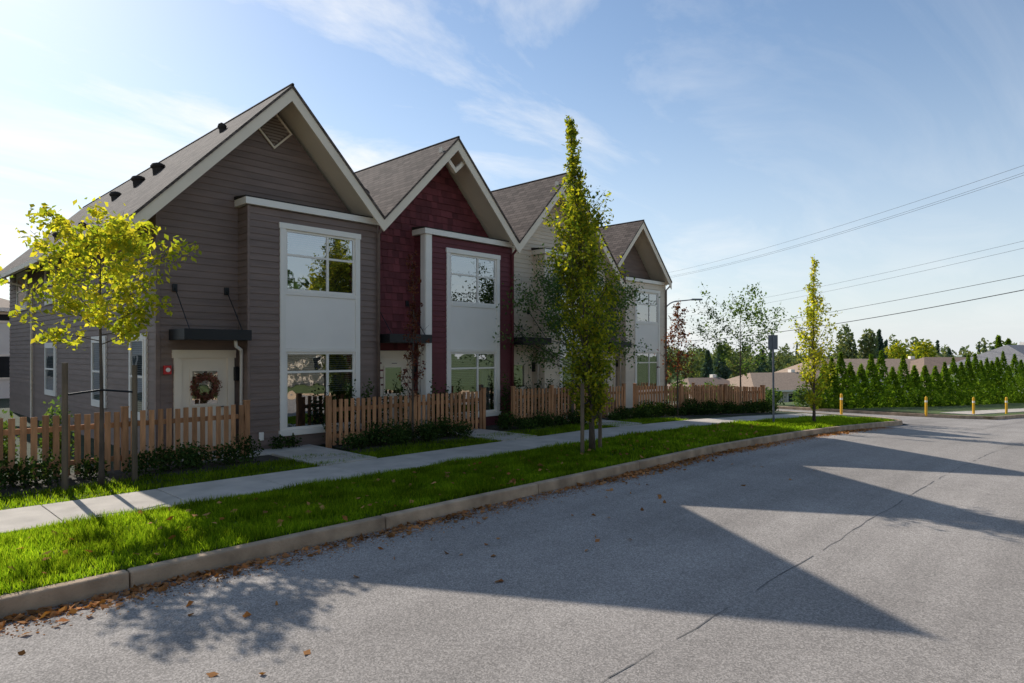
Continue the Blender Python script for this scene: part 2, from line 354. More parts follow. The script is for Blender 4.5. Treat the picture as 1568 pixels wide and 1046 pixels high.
RX,RZ,SL=7.0,8.08,1.05
YR=13.5
def townhouse(dx,dy,style,lend,rend,zb=-.6,Yback=31.0,wine_post=False,seed=1):
    random.seed(seed)
    root=empty('townhouse')
    rx=RX+dx; yw=14.4+dy; yb=13.9+dy; yr=YR+dy
    siding={'taupe':M_taupe,'wine':M_wine,'ivory':M_ivory,'taupe2':M_taupe}[style]
    baysid={'taupe':M_taupe,'wine':M_winelap,'ivory':M_ivory,'taupe2':M_ivory}[style]
    xl=rx-2.47 if lend else rx-2.43; xr=rx+2.47 if rend else rx+2.43
    top=lambda x:RZ-.27-SL*abs(x-rx)
    def fn(z):
        h=(RZ-.27-z)/SL
        return max(xl,rx-h),min(xr,rx+h)
    F=lambda y:(lambda u,o,z:(u,y-o,z))
    ztop=RZ-.3
    mb=MB()
    if style in('wine',): shingles(mb,F(yw),zb,ztop,fn)
    elif style=='ivory':
        lap(mb,F(yw),zb,5.5,fn); lap(mb,F(yw),5.5,ztop,fn,.12)
    else: lap(mb,F(yw),zb,ztop,fn)
    mb.poly([(xl,yw+.004,zb),(xr,yw+.004,zb),(xr,yw+.004,top(xr)),(rx,yw+.004,RZ-.27),(xl,yw+.004,top(xl))])
    S0=lambda u,o,z:(xl-o,u,z); S1=lambda u,o,z:(xr+o,u,z)
    if lend: lap(mb,S0,zb,top(xl)+.02,lambda z:(yw,dy+Yback-.5)); mb.box(xl-.028,xl+.05,yw-.028,yw+.05,zb,top(xl))
    if rend: lap(mb,S1,zb,top(xr)+.02,lambda z:(yw,dy+Yback-.5)); mb.box(xr-.05,xr+.028,yw-.028,yw+.05,zb,top(xr))
    yk=dy+Yback-.5
    mb.poly([(xl,yk,zb),(xr,yk,zb),(xr,yk,top(xr)),(rx,yk,RZ-.27),(xl,yk,top(xl))])
    mb.obj('walls',[siding],root)
    b0,b1=6.19+dx,9.5+dx if not rend else 9.42+dx; w0,w1=6.9+dx,8.97+dx; wz0,wz1=.35,5.08
    mb=MB(); T=F(yb)
    for (a,b,c,d) in ((b0,w0,zb,5.36),(w1,b1,zb,5.36),(w0,w1,wz1,5.36),(w0,w1,zb,wz0)):
        lap(mb,T,c if c==zb else zb+.145*math.ceil((c-zb)/.145),d,lambda z,a=a,b=b:(a,b))
    lap(mb,lambda u,o,z:(b0-o,u,z),zb,5.36,lambda z:(yb,yw))
    lap(mb,lambda u,o,z:(b1+o,u,z),zb,5.36,lambda z:(yb,yw))
    mb.box(b0-.024,b0+.03,yb-.024,yb+.03,zb,5.36); mb.box(b1-.03,b1+.024,yb-.024,yb+.03,zb,5.36)
    for (a,b,c,d) in ((b0,w0,zb,5.36),(w1,b1,zb,5.36),(w0,w1,wz1,5.36),(w0,w1,zb,wz0)):
        mb.poly([(a,yb+.004,c),(b,yb+.004,c),(b,yb+.004,d),(a,yb+.004,d)])
    mb.obj('bay_walls',[baysid],root)
    mb=MB()
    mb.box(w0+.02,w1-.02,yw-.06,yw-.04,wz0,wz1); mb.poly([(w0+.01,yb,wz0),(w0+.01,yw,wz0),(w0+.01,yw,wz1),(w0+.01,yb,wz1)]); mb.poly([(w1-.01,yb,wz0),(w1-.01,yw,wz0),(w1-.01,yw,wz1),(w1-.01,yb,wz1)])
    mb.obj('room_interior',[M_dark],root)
    mb=MB(); 
    rnd=random.Random(seed*3)
    for (za,zc,opts) in ((.5,2.1,[.3,1.0,.55]),(3.6,4.9,[0,.3,.3,.15])):
        for (ua,ub) in ((w0+.16,w0+1.17),(w0+1.24,w1-.16)):
            drop=rnd.choice(opts); zz=zc
            while zz>zc-(zc-za)*drop:
                mb.hexa([(ua,yb+.10,zz-.012),(ub,yb+.10,zz-.012),(ub,yb+.135,zz+.008),(ua,yb+.135,zz+.008)],[(ua,yb+.10,zz-.009),(ub,yb+.10,zz-.009),(ub,yb+.135,zz+.011),(ua,yb+.135,zz+.011)]); zz-=.05
    if seed==2:
        for i in range(9):
            u=w1-.62+i*.05; mb.poly([(u,yb+.16+.03*(i%2),.45),(u+.05,yb+.16+.03*((i+1)%2),.45),(u+.05,yb+.16+.03*((i+1)%2),2.1),(u,yb+.16+.03*(i%2),2.1)])
    mb.obj('window_blinds',[M_blind],root)
    mb=MB(); cw=.13
    def fb(a,b,c,d,o0=-.05,o1=.045,mi=0): mb.box(a,b,yb-o1,yb-o0,c,d,mi)
    fb(w0,w0+cw,wz0,wz1-.13); fb(w1-cw,w1,wz0,wz1-.13); fb(w0-.02,w1+.02,wz1-.13,wz1,-.05,.055); fb(w0-.03,w1+.03,wz0-.06,wz0+.07,-.05,.07)
    fb(w0+cw,w1-cw,2.18,2.27,-.05,.04); fb(w0+cw,w1-cw,3.47,3.56,-.05,.04)
    fb(w0+cw,w1-cw,2.27,3.47,-.05,.022,1)
    dv=w0+1.2
    window(mb,T,w0+cw,w1-cw,.42,2.18,dv,1.72,.055,2)
    window(mb,T,w0+cw,w1-cw,3.56,4.95,dv,4.38,.055,2)
    mb.box(b0-.09,b1+.03,yb-.09,yw,5.37,5.52)
    mb.obj('bay_windows',[M_white,M_panel,M_glass],root,bevel=.004)
    mb=MB(); mb.hexa([(b0-.10,yb-.10,5.523),(b1+.04,yb-.10,5.523),(b1+.04,yw,5.523),(b0-.10,yw,5.523)],[(b0-.10,yb-.10,5.545),(b1+.04,yb-.10,5.545),(b1+.04,yw,5.60),(b0-.10,yw,5.60)]); mb.obj('bay_cap_flashing',[M_roofedge],root)
    if wine_post:
        mb=MB(); mb.box(b0-.035,b0+.17,yb-.05,yb-.026,zb,5.365); mb.box(b0-.05,b0-.026,yb-.026,yb+.17,zb,5.365)
        mb.obj('corner_board',[M_white],root,bevel=.004)
    mb=MB(); d0,d1=4.84+dx,6.08+dx
    z0=.06
    mb.box(d0,d0+.15,yw-.06,yw,z0,2.05); mb.box(d1-.15,d1,yw-.06,yw,z0,2.05); mb.box(d0-.03,d1+.03,yw-.07,yw,2.05,2.22)
    mb.box(d0+.15,d1-.15,yw-.028,yw,z0,2.05,1)
    gx0,gx1=d0+.36,d1-.36
    for (a,b,c,d) in ((gx0-.05,gx0,1.03,1.82),(gx1,gx1+.05,1.03,1.82),(gx0,gx1,1.03,1.08),(gx0,gx1,1.77,1.82)): mb.box(a,b,yw-.045,yw-.026,c,d,1)
    mb.box(gx0-.08,gx1+.08,yw-.04,yw-.026,.25,.85,1)
    mb.box(gx0,gx1,yw-.034,yw-.026,1.08,1.77,3)
    mb.poly([(gx0,yw-.037,1.08),(gx1,yw-.037,1.08),(gx1,yw-.037,1.77),(gx0,yw-.037,1.77)],2)
    mb.tube([(d1-.24,yw-.03,1.0),(d1-.24,yw-.09,1.0),(d1-.34,yw-.09,1.0)],.012,6,4)
    mb.obj('door',[M_cream,M_cream,M_glass,M_dark,M_black],root,bevel=.004)
    mb=MB(); mb.box(d0-.09,d1+.02,yr+.02,yw-.01,2.42,2.64); 
    for u in (d0+.02,d1-.16):
        mb.box(u-.05,u+.05,yw-.05,yw-.021,3.42,3.58); mb.tube([(u,yw-.05,3.5),(u+.02,yr+.12,2.64)],.012,6)
    mb.obj('door_canopy',[M_black],root,bevel=.006)
    mb=MB(); mb.box(d1-.02,d1+.08,yw-.13,yw-.03,1.55,1.85); mb.obj('wall_lamp',[M_black],root,bevel=.01)
    mb=MB(); mb.tube([(d1-.25,yr+.2,2.42),(d1-.22,yr+.25,2.3),(d1+.0,yr+.5,2.22),(d1+.06,yr+.62,2.1),(d1+.06,yr+.64,.2)],.035,8); mb.obj('canopy_downspout',[M_white],root,smooth=True)
    mb=MB(); ux=rx+2.43
    if not rend: mb.tube([(ux+.06,yr+.1,5.35),(ux+.06,yb-.07,5.15),(ux+.06,yb-.07,.1)],.04,8); mb.obj('downspout',[siding],root,smooth=True)
    if style=='taupe':
        mb=MB(); mb.box(d0-.2,d0-.06,yw-.09,yw-.022,1.72,1.9); mb.tube([(d0-.13,yw-.09,1.81),(d0-.13,yw-.115,1.81)],.045,12,1); mb.obj('fire_alarm',[M_red,M_white],root,bevel=.006)
        mb=MB(); mb.box(b0+.22,b0+.33,yb-.05,yb-.02,.24,.42); mb.obj('outlet_box',[M_white],root,bevel=.01)
        rr=np.random.default_rng(9); a=rr.uniform(0,6.283,900); q=rr.normal(0,.04,900); rad=.23+q
        C=np.stack([(d0+d1)/2+np.cos(a)*rad,yw-.10+rr.normal(0,.02,900),1.43+np.sin(a)*rad],1)
        leaves_obj('door_wreath',C,.03,L_wreath,root)
    lowL=rx-(3.2 if lend else 2.43); lowR=rx+(3.2 if rend else 2.43); Yb=dy+Yback
    mb=MB(); tr=MB()
    for lo,sg in ((lowL,-1),(lowR,1)):
        zl=RZ-SL*abs(lo-rx); th=.07
        a=[(lo,yr-.03,zl-th),(rx,yr-.03,RZ-th),(rx,Yb,RZ-th),(lo,Yb,zl-th)]
        b=[(lo,yr-.03,zl),(rx,yr-.03,RZ),(rx,Yb,RZ),(lo,Yb,zl)]
        if sg>0: a=a[::-1]; b=b[::-1]
        mb.hexa(a,b)
        t0,t1=.075,.13
        a=[(lo,yr+.04,zl-t1),(rx,yr+.04,RZ-t1),(rx,Yb,RZ-t1),(lo,Yb,zl-t1)]; b=[(lo,yr+.04,zl-t0),(rx,yr+.04,RZ-t0),(rx,Yb,RZ-t0),(lo,Yb,zl-t0)]
        tr.hexa(a,b)
        hgt=.36
        for yy0,yy1 in ((yr,yr+.038),(Yb-.04,Yb-.002)):
            a=[(lo,yy0,zl-hgt),(rx,yy0,RZ-hgt),(rx,yy1,RZ-hgt),(lo,yy1,zl-hgt)]; b=[(lo,yy0,zl-.073),(rx,yy0,RZ-.073),(rx,yy1,RZ-.073),(lo,yy1,zl-.073)]
            tr.hexa(a,b)
    if lend: tr.box(lowL-.11,lowL-.003,yr+.02,Yb,RZ-SL*3.2-.15,RZ-SL*3.2-.02)
    if rend: tr.box(lowR+.003,lowR+.11,yr+.02,Yb,RZ-SL*3.2-.15,RZ-SL*3.2-.02)
    if lend:
        zl=RZ-SL*3.2-.15
        for yy in (dy+26.2,): tr.tube([(lowL-.05,yy,zl),(lowL+.05,yy,zl-.15),(xl-.07,yy,zl-.3),(xl-.07,yy,0)],.04,6)
    mb.obj('roof',[M_roof],root)
    tr.obj('roof_trim',[M_cream],root)
    mb=MB(); mb.tube([(rx,yr-.03,RZ-.005),(rx,Yb,RZ-.005)],.035,8); 
    mb.obj('ridge_cap',[M_roofedge],root)
    mb=MB()
    cz=RZ-.80; s=.44; y=yw-.03
    if style in('taupe','taupe2'):
        D=[(rx,y,cz+s),(rx+s,y,cz),(rx,y,cz-s),(rx-s,y,cz)]
        for i in range(4):
            p,q=Vector(D[i]),Vector(D[(i+1)%4]); c=Vector((rx,y,cz)); p2=c+(p-c)*.87;q2=c+(q-c)*.87; o=Vector((0,-.035,0))
            mb.hexa([p,q,q2,p2],[p+o,q+o,q2+o,p2+o],0)
        zz=cz-s*.8
        while zz<cz+s*.8:
            h=(s*.84-abs(zz-cz)); mb.poly([(rx-h,y-.035,zz),(rx+h,y-.035,zz),(rx+h,y-.002,zz+.06),(rx-h,y-.002,zz+.06)],1); zz+=.07
    else:
        cz=RZ-.95
        for sg in (-1,1):
            p=Vector((rx,yr+.1,cz-.02)); q=Vector((rx+sg*.5,yr+.1,cz+.45)); 
            o=Vector((0,.12,0)); u=Vector((0,0,.14)); mb.hexa([p,q,q+o,p+o],[p+u,q+u,q+o+u,p+o+u],0)
    mb.obj('gable_vent' if style in('taupe','taupe2') else 'gable_bracket',[M_cream,M_vent],root)
    return root
def side_windows(root,X,side):
    mb=MB(); T=lambda u,o,z:(X-o*side,u,z)
    for (y0,y1,z0,z1) in ((15.05,15.95,.85,2.45),(18.0,19.0,.95,2.45),(23.1,24.3,1.0,2.35),(23.1,24.3,3.75,4.85),(27.3,28.8,3.75,4.85)):
        def bx(a,b,o0,o1,c,d,mi=0):
            mb.hexa([T(a,o1,c),T(b,o1,c),T(b,o0,c),T(a,o0,c)],[T(a,o1,d),T(b,o1,d),T(b,o0,d),T(a,o0,d)],mi)
        t=.12
        bx(y0-t,y0,0,.05,z0-t,z1+t);bx(y1,y1+t,0,.05,z0-t,z1+t);bx(y0,y1,0,.05,z1,z1+t);bx(y0,y1,0,.06,z0-t,z0)
        bx(y0,y1,0.0,.023,z0,z1,1)
        zz=z0+.06
        while zz<z1-.05: 
            mb.poly([T(y0+.05,.036,zz),T(y1-.05,.036,zz),T(y1-.05,.026,zz+.03),T(y0+.05,.026,zz+.03)],3); zz+=.045
        window(mb,lambda u,o,z:T(u,o+.055,z),y0,y1,z0,z1,None,(z0+z1)/2,.045,2)
    mb.obj('side_windows',[M_white,M_dark,M_glass,M_blind],root,bevel=.004)
P=4.86
h1=townhouse(0,0,'taupe',True,False,seed=1); side_windows(h1,RX-2.47,1)
h2=townhouse(P,0,'wine',False,False,wine_post=True,seed=2)
h3=townhouse(2*P,0,'ivory',False,True,seed=3)
h4=townhouse(18.0,2.5,'taupe2',True,False,zb=-1.4,seed=4,Yback=27)
mb=MB(); xr4=RX+18+2.43
lap(mb,lambda u,o,z:(xr4+o,u,z),-1.4,5.3,lambda z:(16.9,29)); mb.obj('right_wall',[M_ivory],h4)
def vent(root,x,y,r=.17,h=.1):
    z=RZ-SL*abs(x-root[1]); mb=MB()
    mb.tube([(x,y,z-.1),(x-.02,y,z+h)],r*.9,12); mb.tube([(x-.02,y,z+h),(x-.03,y,z+h+.05),(x-.04,y,z+h+.10),(x-.04,y,z+h+.13)],[r*1.05,r*1.15,r*.8,.02],12)
    mb.obj('roof_vent',[M_roofedge],root[0],smooth=False)
for (x,y,r,h) in ((6.35,15.6,.09,.05),(5.9,18.6,.16,.1),(5.75,19.7,.16,.1),(6.0,20.5,.1,.02),(5.6,21.2,.14,.06),(4.6,23,.15,.05),(4.3,19,.09,.05),(5.3,25.5,.15,.05)): vent((h1,RX),x,y,r,h)
for (x,y) in ((10.6,16.2),(11.2,18.3)): vent((h2,RX+P),x,y,.13,.04)
vent((h3,RX+2*P),15.3,15.5,.13,.04)
# ---------------------------------------------------------------- fence
def fence(p0,p1,name='picket_fence',h=1.1):
    mb=MB(); a=Vector(p0);b=Vector(p1); L=(b-a).length; d=(b-a)/L; ang=math.atan2(d.y,d.x); n=Vector((-d.y,d.x))
    k=max(1,round(L/2.3))
    for i in range(k+1):
        c=a+d*(L*i/k); z=zt(c.x); mb.obox(c+n*.03,ang,.1,.1,z-.2,z+h+.07); mb.obox(c+n*.03,ang,.12,.12,z+h+.073,z+h+.09)
    for i in range(k):
        s=a+d*(L*i/k+.055); e=a+d*(L*(i+1)/k-.055); l=(e-s).length; m=round(l/.155)
        for z in (.22,.82):
            c=(s+e)/2+n*.045; zz=zt(c.x); mb.obox(c,ang,l,.045,zz+z,zz+z+.09)
        for j in range(m):
            c=s+d*(l*(j+.5)/m)+d*random.uniform(-.006,.006); zz=zt(c.x); mb.obox(c,ang+random.uniform(-.03,.03),.092,.019,zz+.06,zz+h+random.uniform(-.012,.012))
    return mb.obj(name,[M_wood],bevel=.003)
fence((-12,13.2),(5.86,13.2))
fence((7.74,13.2),(12.55,13.2)); fence((13.75,13.2),(17.2,13.2)); fence((18.3,13.25),(19.4,13.2))
fence((19.8,13.0),(25.2,12.4)); fence((25.45,12.35),(28.2,11.9)); fence((28.2,12.0),(28.6,15.5))
# ---------------------------------------------------------------- plants
def tree(name,base,H,r0,zs,prof,nb,leaf_s,lm,seed,el=.8,lean=(0,0),lpt=18,jit=.1,twigs=5,bark=M_bark,flat=0.,stakes=None,wob=.03,tw=.38,dens=None,bend=.22):
    r=np.random.default_rng(seed); root=empty(name); mb=MB()
    ph=r.uniform(0,6.28,2)
    def tp(t): return np.array([base[0]+lean[0]*t**1.5+wob*math.sin(3*t*2+ph[0])*H*.3*t,base[1]+lean[1]*t**1.5+wob*math.sin(2.3*t*2+ph[1])*H*.3*t,base[2]-.05+H*t])
    T=[tp(t) for t in np.linspace(0,1,12)]
    mb.tube(T,[r0*(1-.9*t)*(1+.35*math.exp(-t*25)) for t in np.linspace(0,1,12)],8)
    C=[]; 
    for b in range(nb):
        t=zs/H+(0.985-zs/H)*((b+r.random())/nb); s=tp(t); u=(t-zs/H)/(1-zs/H); L=prof(u)*r.uniform(.6,1.2)
        lp=lpt*(dens(u) if dens else 1)
        a=b*2.39996+r.normal(0,.35); e=el+r.normal(0,.14); 
        dr=np.array([math.cos(a)*math.cos(e),math.sin(a)*math.cos(e),math.sin(e)])
        pts=[s+dr*L*q+np.array([0,0,bend*L*q*q])+r.normal(0,.02*L,3)*q for q in np.linspace(0,1,5)]
        rb=r0*(1-.88*t)*.45
        mb.tube(pts,[max(.003,rb*(1-.85*q)) for q in np.linspace(0,1,5)],5,cap=False)
        for k in range(twigs):
            q=r.uniform(.25,1); i=min(3,int(q*4)); p=pts[i]+(pts[i+1]-pts[i])*(q*4-i)
            d2=dr+r.normal(0,.65,3); d2/=np.linalg.norm(d2); l2=L*tw*r.uniform(.5,1.2)
            e2=p+d2*l2; mb.tube([p,p+d2*l2*.5+r.normal(0,.01,3),e2],[max(.0025,rb*.35),.003,.002],4,cap=False)
            m=r.poisson(lp*r.uniform(.4,1.5)); qq=r.random(m)**.7
            if m: C.append(p+np.outer(qq,d2*l2)+r.normal(0,jit*min(1,.4+L),(m,3)))
        m=r.poisson(lp*.7); 
        if m:
            qq=r.uniform(.3,1,m); C.append(pts[0]+np.outer(qq,pts[4]-pts[0])+r.normal(0,jit*min(1,.4+L),(m,3)))
    mb.obj('trunk_and_branches',[bark],root,smooth=True)
    leaves_obj('foliage',np.concatenate(C),leaf_s,lm,root,flat=flat,rng=r)
    if stakes:
        ms=MB()
        for (sx_,sy_,h) in stakes: ms.tube([(base[0]+sx_,base[1]+sy_,base[2]-.1),(base[0]+sx_,base[1]+sy_,base[2]+h)],[.045,.042],10)
        ms.obj('tree_stakes',[M_stake],root)
        mst=MB(); s0,s1=stakes[0],stakes[1]
        z=base[2]+min(s0[2],s1[2])-.45
        mst.tube([(base[0]+s0[0],base[1]+s0[1],z),(base[0],base[1]-.05,z+.06),(base[0]+s1[0],base[1]+s1[1],z)],.018,6)
        mst.obj('tree_ties',[M_black],root)
    return root
def B(x,y): return (x,y,zt(x,y))
tree('young_maple_tree',B(2.98,12.1),4.2,.042,2.3,lambda u:1.2*(math.sin(math.pi*min(1,.28+.68*u)))**.8+.05,30,.055,L_gold,11,el=.45,lpt=17,jit=.08,twigs=7,stakes=[(-.5,-.02,2.0),(.5,.05,1.95)],wob=.02)
def spin(u,a=1.05):
    return np.interp(u,[0,.12,.35,.5,.62,.74,.85,1],[.35,.8,1.2,1.05,.62,.36,.2,.10])*a
tree('columnar_tree',B(11.55,8.7),7.4,.06,.55,lambda u:spin(u),125,.045,L_col,12,el=1.0,lean=(-.35,.42),lpt=19,jit=.075,twigs=7,stakes=[(-.42,-.05,1.5),(.42,.1,1.5)],wob=.015,dens=lambda u:np.interp(u,[0,.45,.65,.8,1],[1.15,1.05,.55,.28,.2]))
tree('columnar_tree',B(23.0,8.0),5.7,.05,.4,lambda u:spin(u,.85),75,.05,L_gold,13,el=1.0,lpt=12,jit=.08,twigs=5,wob=.02,dens=lambda u:np.interp(u,[0,.5,.7,1],[1.2,.9,.4,.15]))
tree('locust_tree',B(15.6,12.5),4.3,.06,1.6,lambda u:2.1*(math.sin(math.pi*min(1,.3+.65*u)))**.7,46,.045,L_green,14,el=.3,lpt=26,jit=.12,twigs=8,wob=.03)
tree('locust_tree',B(27.6,12.7),4.5,.05,1.5,lambda u:2.2*(math.sin(math.pi*min(1,.25+.6*u)))**.8,30,.065,L_green,15,el=.35,lpt=13,jit=.12,twigs=6,wob=.03)
tree('plum_tree',B(9.62,12.6),4.6,.03,.9,lambda u:.42*(1-u)+.16,40,.034,L_plum,16,el=1.0,lpt=7,jit=.05,twigs=4,wob=.02)
tree('plum_tree',B(21.5,12.3),4.0,.035,1.0,lambda u:.9*(1-u)+.2,34,.05,L_plum,17,el=.85,lpt=7,jit=.08,twigs=4,wob=.03)
for i,(x,y,h,l) in enumerate([(-9,-13,9,L_col),(2,-15,8,L_plum),(9,-14,9,L_col),(15,-13.5,8,L_green),(19,-15,10,L_green),(28,-17,9,L_col)]):
    tree('street_tree',(x,y,-.2),h,.16,1.8,lambda u:3.2*(math.sin(math.pi*min(1,.25+.7*u)))**.7,24,.24,l,30+i,el=.5,lpt=14,jit=.3,twigs=6)
def shrubs(name,items,lm,ls,seed,dens=420):
    r=np.random.default_rng(seed); C=[]
    for (x,y,rx_,h) in items:
        n=int(dens*rx_*h*6)+60; v=r.normal(size=(n,3)); v/=np.linalg.norm(v,axis=1)[:,None]; v*=(r.random(n)**.4)[:,None]*(1+.25*np.sin(v[:,:1]*9+v[:,1:2]*7))
        p=np.stack([x+v[:,0]*rx_,y+v[:,1]*rx_*.9,zt(x,y)+h*.5+v[:,2]*h*.55],1); C.append(p[p[:,2]>zt(x,y)+.01])
    return leaves_obj(name,np.concatenate(C),ls,lm,rng=r)
rr=random.Random(3)
row=[(x+rr.uniform(-.1,.1),12.7+rr.uniform(-.25,.2),rr.uniform(.22,.4),rr.uniform(.3,.6)) for x in np.arange(-6,5.6,.36) if rr.random()<.9]
shrubs('shrub_row',row,L_dark,.034,41)
row=[(x+rr.uniform(-.1,.1),12.65+rr.uniform(-.35,.25),rr.uniform(.22,.4),rr.uniform(.25,.6)) for x in np.arange(8.1,11.2,.22)]
row+=[(x+rr.uniform(-.1,.1),12.65+rr.uniform(-.3,.2),rr.uniform(.22,.38),rr.uniform(.25,.5)) for x in np.arange(12.9,16.1,.24)]
row+=[(x+rr.uniform(-.1,.1),12.6+rr.uniform(-.3,.2),rr.uniform(.22,.38),rr.uniform(.25,.5)) for x in np.arange(17.7,20,.28)]
shrubs('shrub_row',row,L_dark,.034,42)
row=[(x+rr.uniform(-.1,.1),13.0-(x-19.5)*.12-.35,rr.uniform(.25,.4),rr.uniform(.3,.6)) for x in np.arange(19.8,28.4,.4)]
shrubs('shrub_row',row,L_dark,.042,43)
row=[(x+rr.uniform(-.05,.05),13.62+rr.uniform(-.1,.05),rr.uniform(.18,.3),rr.uniform(1.0,1.5)) for x in (-1.2,-.3,.5,1.0,1.5,1.9,2.6)]
shrubs('garden_shrub',row,L_green,.04,44)
row=[(x,13.55+rr.uniform(-.05,.08),rr.uniform(.13,.2),rr.uniform(1.1,1.45)) for x in np.arange(8.0,12.6,.5)]+[(x,13.6,.16,1.3+rr.uniform(-.1,.2)) for x in np.arange(13.8,19,.5)]+[(6.75,13.66,.2,.35),(7.1,13.7,.2,.3)]
shrubs('garden_shrub',row,L_dark,.035,45,300)
def cedars(name,items,lm,ls,seed,npt=1400):
    r=np.random.default_rng(seed); C=[]
    for (x,y,w,h) in items:
        n=npt; u=r.random(n)**1.25; a=r.uniform(0,6.283,n); rad=w*(np.where(u<.2,.8+u,(1-u)/.8)**1.0)*(.75+.25*r.random(n))*(1+.13*np.sin(5*a+u*9))
        z=zt(x,y); C.append(np.stack([x+np.cos(a)*rad,y+np.sin(a)*rad,z+h*u],1))
    return leaves_obj(name,np.concatenate(C),ls,lm,rng=r,asp=.4)
it=[]; 
for i in range(27):
    t=i/26; x=38.9+33*t**1.1+rr.uniform(-.15,.15); y=13-6.4*t+ .27*math.sin(t*9)
    it.append((x,y,rr.uniform(.58,.78)*(1+.4*t),rr.uniform(2.1,3.2)*(1+.42*t)))
cedars('cedar_hedge',it,L_cedar,.12,51)
row=[(x,y,.7,rr.uniform(.9,1.4)) for x,y in ((29.3,14.8),(29.0,16.5),(40,14.5),(40.5,16.5),(40,19),(41,21),(41,25))]
shrubs('corner_shrubs',row,L_green,.09,46,120)
# ---------------------------------------------------------------- distant
def simple_house(name,cx_,cy_,w,d,wh,rh,rot,wc,rc,base=None):
    root=empty(name); mb=MB(); z=base if base is not None else zt(cx_,cy_)-.3
    ca,sa=math.cos(rot),math.sin(rot); R=lambda x,y,zz:(cx_+ca*x-sa*y,cy_+sa*x+ca*y,z+zz)
    def bx(x0,x1,y0,y1,z0,z1,mi): mb.hexa([R(x0,y0,z0),R(x1,y0,z0),R(x1,y1,z0),R(x0,y1,z0)],[R(x0,y0,z1),R(x1,y0,z1),R(x1,y1,z1),R(x0,y1,z1)],mi)
    a,b=w/2,d/2; bx(-a,a,-b,b,-2,wh,0)
    o=.45
    inset=b*.6
    top=[R(-a+inset,0,wh+rh),R(a-inset,0,wh+rh)]
    e=[R(-a-o,-b-o,wh),R(a+o,-b-o,wh),R(a+o,b+o,wh),R(-a-o,b+o,wh)]
    mb.poly([e[0],e[1],top[1],top[0]],1); mb.poly([e[2],e[3],top[0],top[1]],1); mb.poly([e[1],e[2],top[1]],1); mb.poly([e[3],e[0],top[0]],1)
    bx(-a-o,a+o,-b-o,b+o,wh-.17,wh-.004,2)
    for sx_ in np.linspace(-a+1.2,a-1.2,max(2,int(w/3))):
        for zz in ([.9] if wh<4 else [.9,3.6]):
            for yy,sg in ((-b,-1),(b,1)):
                y0,y1=sorted((yy+sg*.003,yy+sg*.05)); bx(sx_-.65,sx_+.65,y0,y1,zz,min(wh-.2,zz+1.2),2)
                y0,y1=sorted((yy+sg*.051,yy+sg*.056)); bx(sx_-.55,sx_+.55,y0,y1,zz+.1,min(wh-.3,zz+1.1),3)
    for sy_ in np.linspace(-b+1.5,b-1.5,max(2,int(d/3.5))):
        for xx,sg in ((-a,-1),(a,1)):
            x0,x1=sorted((xx+sg*.003,xx+sg*.05)); bx(x0,x1,sy_-.6,sy_+.6,.9,2.1,2)
            x0,x1=sorted((xx+sg*.051,xx+sg*.056)); bx(x0,x1,sy_-.5,sy_+.5,1.0,2.0,3)
    bx(a*.3,a*.3+.5,.2,.7,wh,wh+rh+.3,2)
    mb.obj('house_body',[wc,rc,M_white,M_dark],root)
    return root
W1=mat('stucco_white',(.75,.72,.68),.06,1,.8); W2=mat('stucco_beige',(.6,.5,.4),.06,1,.8)
R1=mat('roof_brown',(.24,.165,.12),.2,6,.9); R2=mat('roof_grey',(.22,.21,.21),.2,6,.9); R3=mat('roof_tan',(.33,.235,.165),.2,6,.9)
simple_house('bungalow_house',64,33.5,9,8,2.3,1.7,-.4,W1,R1)
simple_house('bungalow_house',80,40,14,9,2.4,1.7,.5,W2,R1)
simple_house('bungalow_house',70,28,12,8,2.4,1.6,-.5,W2,R3,base=-3.9)
simple_house('bungalow_house',86,22,22,9,2.6,1.9,-.8,W1,R3,base=-3.0)
simple_house('bungalow_house',90,15,14,9,2.6,1.9,-.8,W2,R1,base=-2.8)
simple_house('white_house',84,9.0,10,8,3.0,2.2,-.3,W1,R2,base=-2.2)
simple_house('bungalow_house',100,27,14,9,2.8,1.9,.2,W1,R2)
simple_house('bungalow_house',105,48,14,9,2.8,1.9,.7,W1,R1)
simple_house('bungalow_house',118,38,14,9,2.8,1.9,-.7,W2,R2)
simple_house('white_house',-.8,44,14.5,10,4.3,1.6,0,W1,R3,base=0)
for i,(x,y) in enumerate([(-12,-26),(6,-30),(24,-28)]): simple_house('opposite_house',x,y,12,9,5.2,2.2,0,W2,R2,base=-.3)
def far_mass(name,items,lm,ls,seed):
    r=np.random.default_rng(seed); C=[]
    for (x,y,w,h,con,n) in items:
        z=zt(x,y)
        if con:
            u=r.random(n)**1.3; a=r.uniform(0,6.283,n); rad=w*(1-u)*(.5+.5*r.random(n))*(1+.25*np.sin(u*26+a)); C.append(np.stack([x+np.cos(a)*rad,y+np.sin(a)*rad,z+.05*h+h*.95*u],1))
        else:
            k=9; cc=r.normal(size=(k,3))*[w*.42,w*.42,h*.2]+[x,y,z+h*.62]; idx=r.integers(0,k,n); v=r.normal(size=(n,3)); v/=np.linalg.norm(v,axis=1)[:,None]
            C.append(cc[idx]+v*np.array([w*.45,w*.45,h*.24])*(r.random(n)**.3)[:,None])
    return leaves_obj(name,np.concatenate(C),ls,lm,rng=r)
def polar(k,d): return d*(.7193+.6947*k),d*(.6947-.7193*k)
it=[]; itc=[]
r=random.Random(21)
for i in range(130):
    k=r.uniform(.12,.9); d=r.uniform(190,420); x,y=polar(k,d); h=r.uniform(12,18)*(d/300)**.35
    (itc if r.random()<.35 else it).append((x,y,r.uniform(4,7),h,False,520))
itc=[(x,y,w*.6,h*1.15,True,420) for (x,y,w,h,c,n) in itc]
